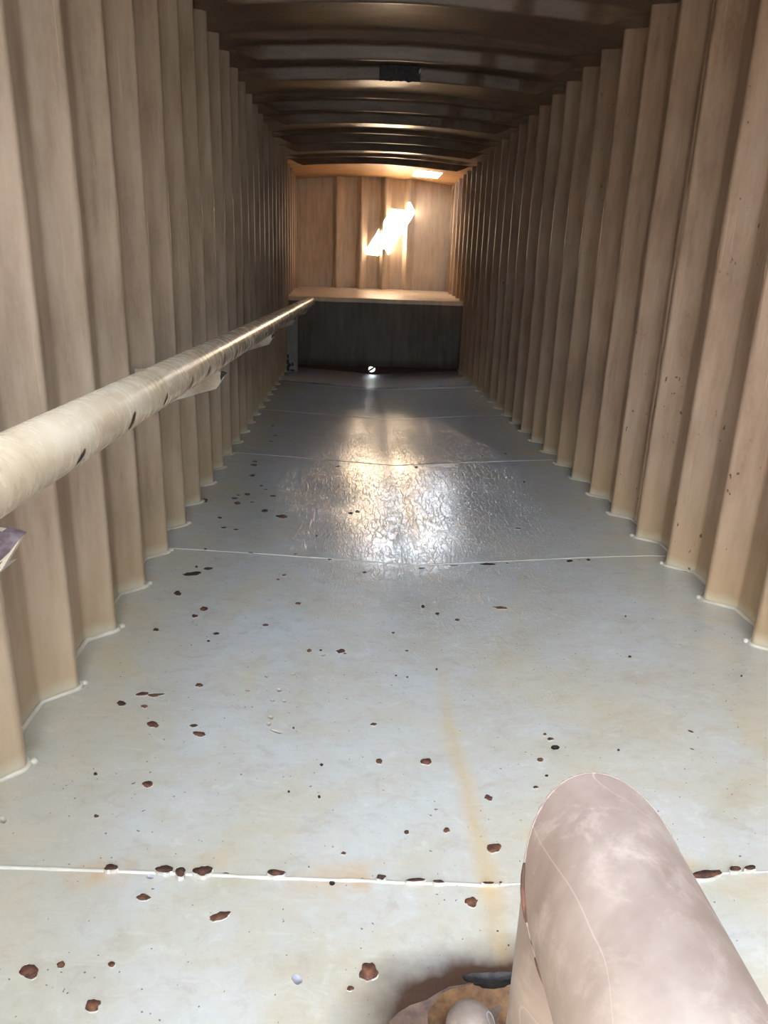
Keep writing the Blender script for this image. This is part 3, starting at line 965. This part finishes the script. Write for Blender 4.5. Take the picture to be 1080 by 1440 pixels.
bm = bmesh.new()
ztop = -0.46
prism(bm, [Lp(px0, py, -1.0), Lp(px1, py, -1.0), Lp(px1, py, ztop), Lp(px0, py, ztop)], Vector((0, 0.02, 0)))
link_mesh('face_plate', bm, M['post'], post, smooth=False)
bm = bmesh.new()
prism(bm, [Lp(px1 - 0.012, py + 0.018, -1.0), Lp(px1 - 0.012, py + 0.15, -1.0), Lp(px1 - 0.012, py + 0.15, ztop + 0.02), Lp(px1 - 0.012, py + 0.018, ztop + 0.02)], Vector((0.015, 0, 0)))
link_mesh('side_flange', bm, M['bracket'], post, smooth=False)
bm = bmesh.new()
for i, (ax, az, w_, h_) in enumerate(((-0.645, -0.965, .016, .03), (-0.648, -0.90, .012, .025), (-0.63, -0.93, .014, .02), (-0.60, -0.985, .03, .010), (-0.645, -0.84, .010, .02), (-0.60, -0.925, .012, .016))):
    vv = []
    for k in range(14):
        t = 2 * math.pi * k / 14
        rr = 1 + 0.6 * noise.noise(Vector((math.cos(t) * 1.5 + i, math.sin(t) * 1.5, i)))
        vv.append(Lp(ax + w_ * rr * math.cos(t), py - 0.0035, az + h_ * rr * math.sin(t)))
    prism(bm, vv, Vector((0, 0.004, 0)))
p_ = link_mesh('rust_patch', bm, M['black'], post, smooth=False)
p_['label'] = 'black rusted patches low on the plate'

# ------------------------------------------------------------------ black torn patch on a roof rib
cx, cy = 0.260, 4.672
zc = roof_z(cx) - 0.066
base = W(cx, cy, zc)
tp = thing('roof_patch', base, 'black torn scrap of sheet stuck on a roof rib near the ceiling centre', 'patch')
bm = bmesh.new()
n = 22
top = []
for k in range(n):
    u = k / (n - 1)
    x = lerp(-0.118, 0.118, u)
    e0 = -0.006 + 0.010 * noise.noise(Vector((u * 9, 0, 1)))
    e1 = 0.066 + 0.010 * noise.noise(Vector((u * 11, 3, 1)))
    dz0 = roof_z(cx + x) - 0.066 - zc
    row = []
    for j in range(6):
        v = j / 5
        row.append(bm.verts.new(Vector((x, 0.020 - 0.026 * v + 0.005 * noise.noise(Vector((x * 25, v * 4, 0))), dz0 + lerp(e0, e1, v))) * S))
    top.append(row)
for a, b in zip(top, top[1:]):
    for j in range(5):
        bm.faces.new((a[j], b[j], b[j + 1], a[j + 1]))
o = link_mesh('sheet', bm, M['black'], tp, smooth=False)
sol = o.modifiers.new('thickness', 'SOLIDIFY')
sol.thickness = 0.006
bm = bmesh.new()
tube(bm, [Vector((0.108, -0.004, 0.030)) * S, Vector((0.113, -0.006, 0.045)) * S, Vector((0.117, -0.006, 0.060)) * S], [0.003, 0.008, 0.003], 8)
p_ = link_mesh('bent_edge', bm, M['lip'], tp)
p_['label'] = 'bright bent metal edge'

# ------------------------------------------------------------------ light
SKY = 6.0
SUN = Vector((-0.62, 1.0, -1.0)).normalized()
sl = bpy.data.lights.new('sun', 'SUN')
sl.energy = 390.0
sl.angle = math.radians(0.55)
sl.color = (1.0, 0.94, 0.85)
so = bpy.data.objects.new('sun', sl)
so.rotation_euler = SUN.to_track_quat('-Z', 'Y').to_euler()
so.location = (8, -10, 12)
COL.objects.link(so)

wd = bpy.data.worlds.new('World')
SC.world = wd
wd.use_nodes = True
nt = wd.node_tree
bg = nt.nodes['Background']
# hazy bright sky: paler and stronger towards the horizon
tc = nt.nodes.new('ShaderNodeTexCoord')
sp = nt.nodes.new('ShaderNodeSeparateXYZ')
nt.links.new(tc.outputs['Generated'], sp.inputs[0])
rm = nt.nodes.new('ShaderNodeValToRGB')
el = rm.color_ramp.elements
el[0].position = 0.0
el[0].color = (0.28, 0.28, 0.28, 1)
el[1].position = 1.0
el[1].color = (0.84, 0.91, 1.0, 1)
e2 = el.new(0.35)
e2.color = (0.81, 0.90, 1.0, 1)
nt.links.new(sp.outputs[2], rm.inputs[0])
# added bright patch low in the sky ahead, unseen, to strengthen the floor reflection
dt = nt.nodes.new('ShaderNodeVectorMath')
dt.operation = 'DOT_PRODUCT'
nt.links.new(tc.outputs['Generated'], dt.inputs[0])
dt.inputs[1].default_value = (0.0, math.cos(math.radians(22)), math.sin(math.radians(22)))
cl = nt.nodes.new('ShaderNodeMapRange')
cl.interpolation_type = 'SMOOTHSTEP'
cl.inputs['From Min'].default_value = math.cos(math.radians(34))
cl.inputs['From Max'].default_value = math.cos(math.radians(18))
cl.inputs['To Min'].default_value = 1.0
cl.inputs['To Max'].default_value = 6.5
nt.links.new(dt.outputs['Value'], cl.inputs['Value'])
mx = nt.nodes.new('ShaderNodeVectorMath')
mx.operation = 'SCALE'
nt.links.new(rm.outputs[0], mx.inputs[0])
nt.links.new(cl.outputs[0], mx.inputs['Scale'])
nt.links.new(mx.outputs[0], bg.inputs[0])
bg.inputs[1].default_value = SKY

# ------------------------------------------------------------------ camera
cam = bpy.data.cameras.new('Camera')
co = bpy.data.objects.new('Camera', cam)
COL.objects.link(co)
r = Vector((0.99845299, -0.04388992, 0.03413659))
u = Vector((-0.01874736, 0.31225837, 0.94981222))
w = Vector((0.05234661, 0.94898282, -0.31095248))
mt = Matrix((r, u, -w)).transposed().to_4x4()
mt.translation = W(0, 0, 0)
co.matrix_world = mt
cam.sensor_fit = 'VERTICAL'
cam.sensor_height = 24.0
cam.sensor_width = 18.0
cam.lens = 24.0 * 1013.0 / 1440.0
cam.clip_start = 0.02
SC.camera = co

SC.view_settings.view_transform = 'Standard'
SC.view_settings.look = 'None'
SC.view_settings.gamma = 1.0
SC.view_settings.use_curve_mapping = False
SC.view_settings.exposure = 0.72
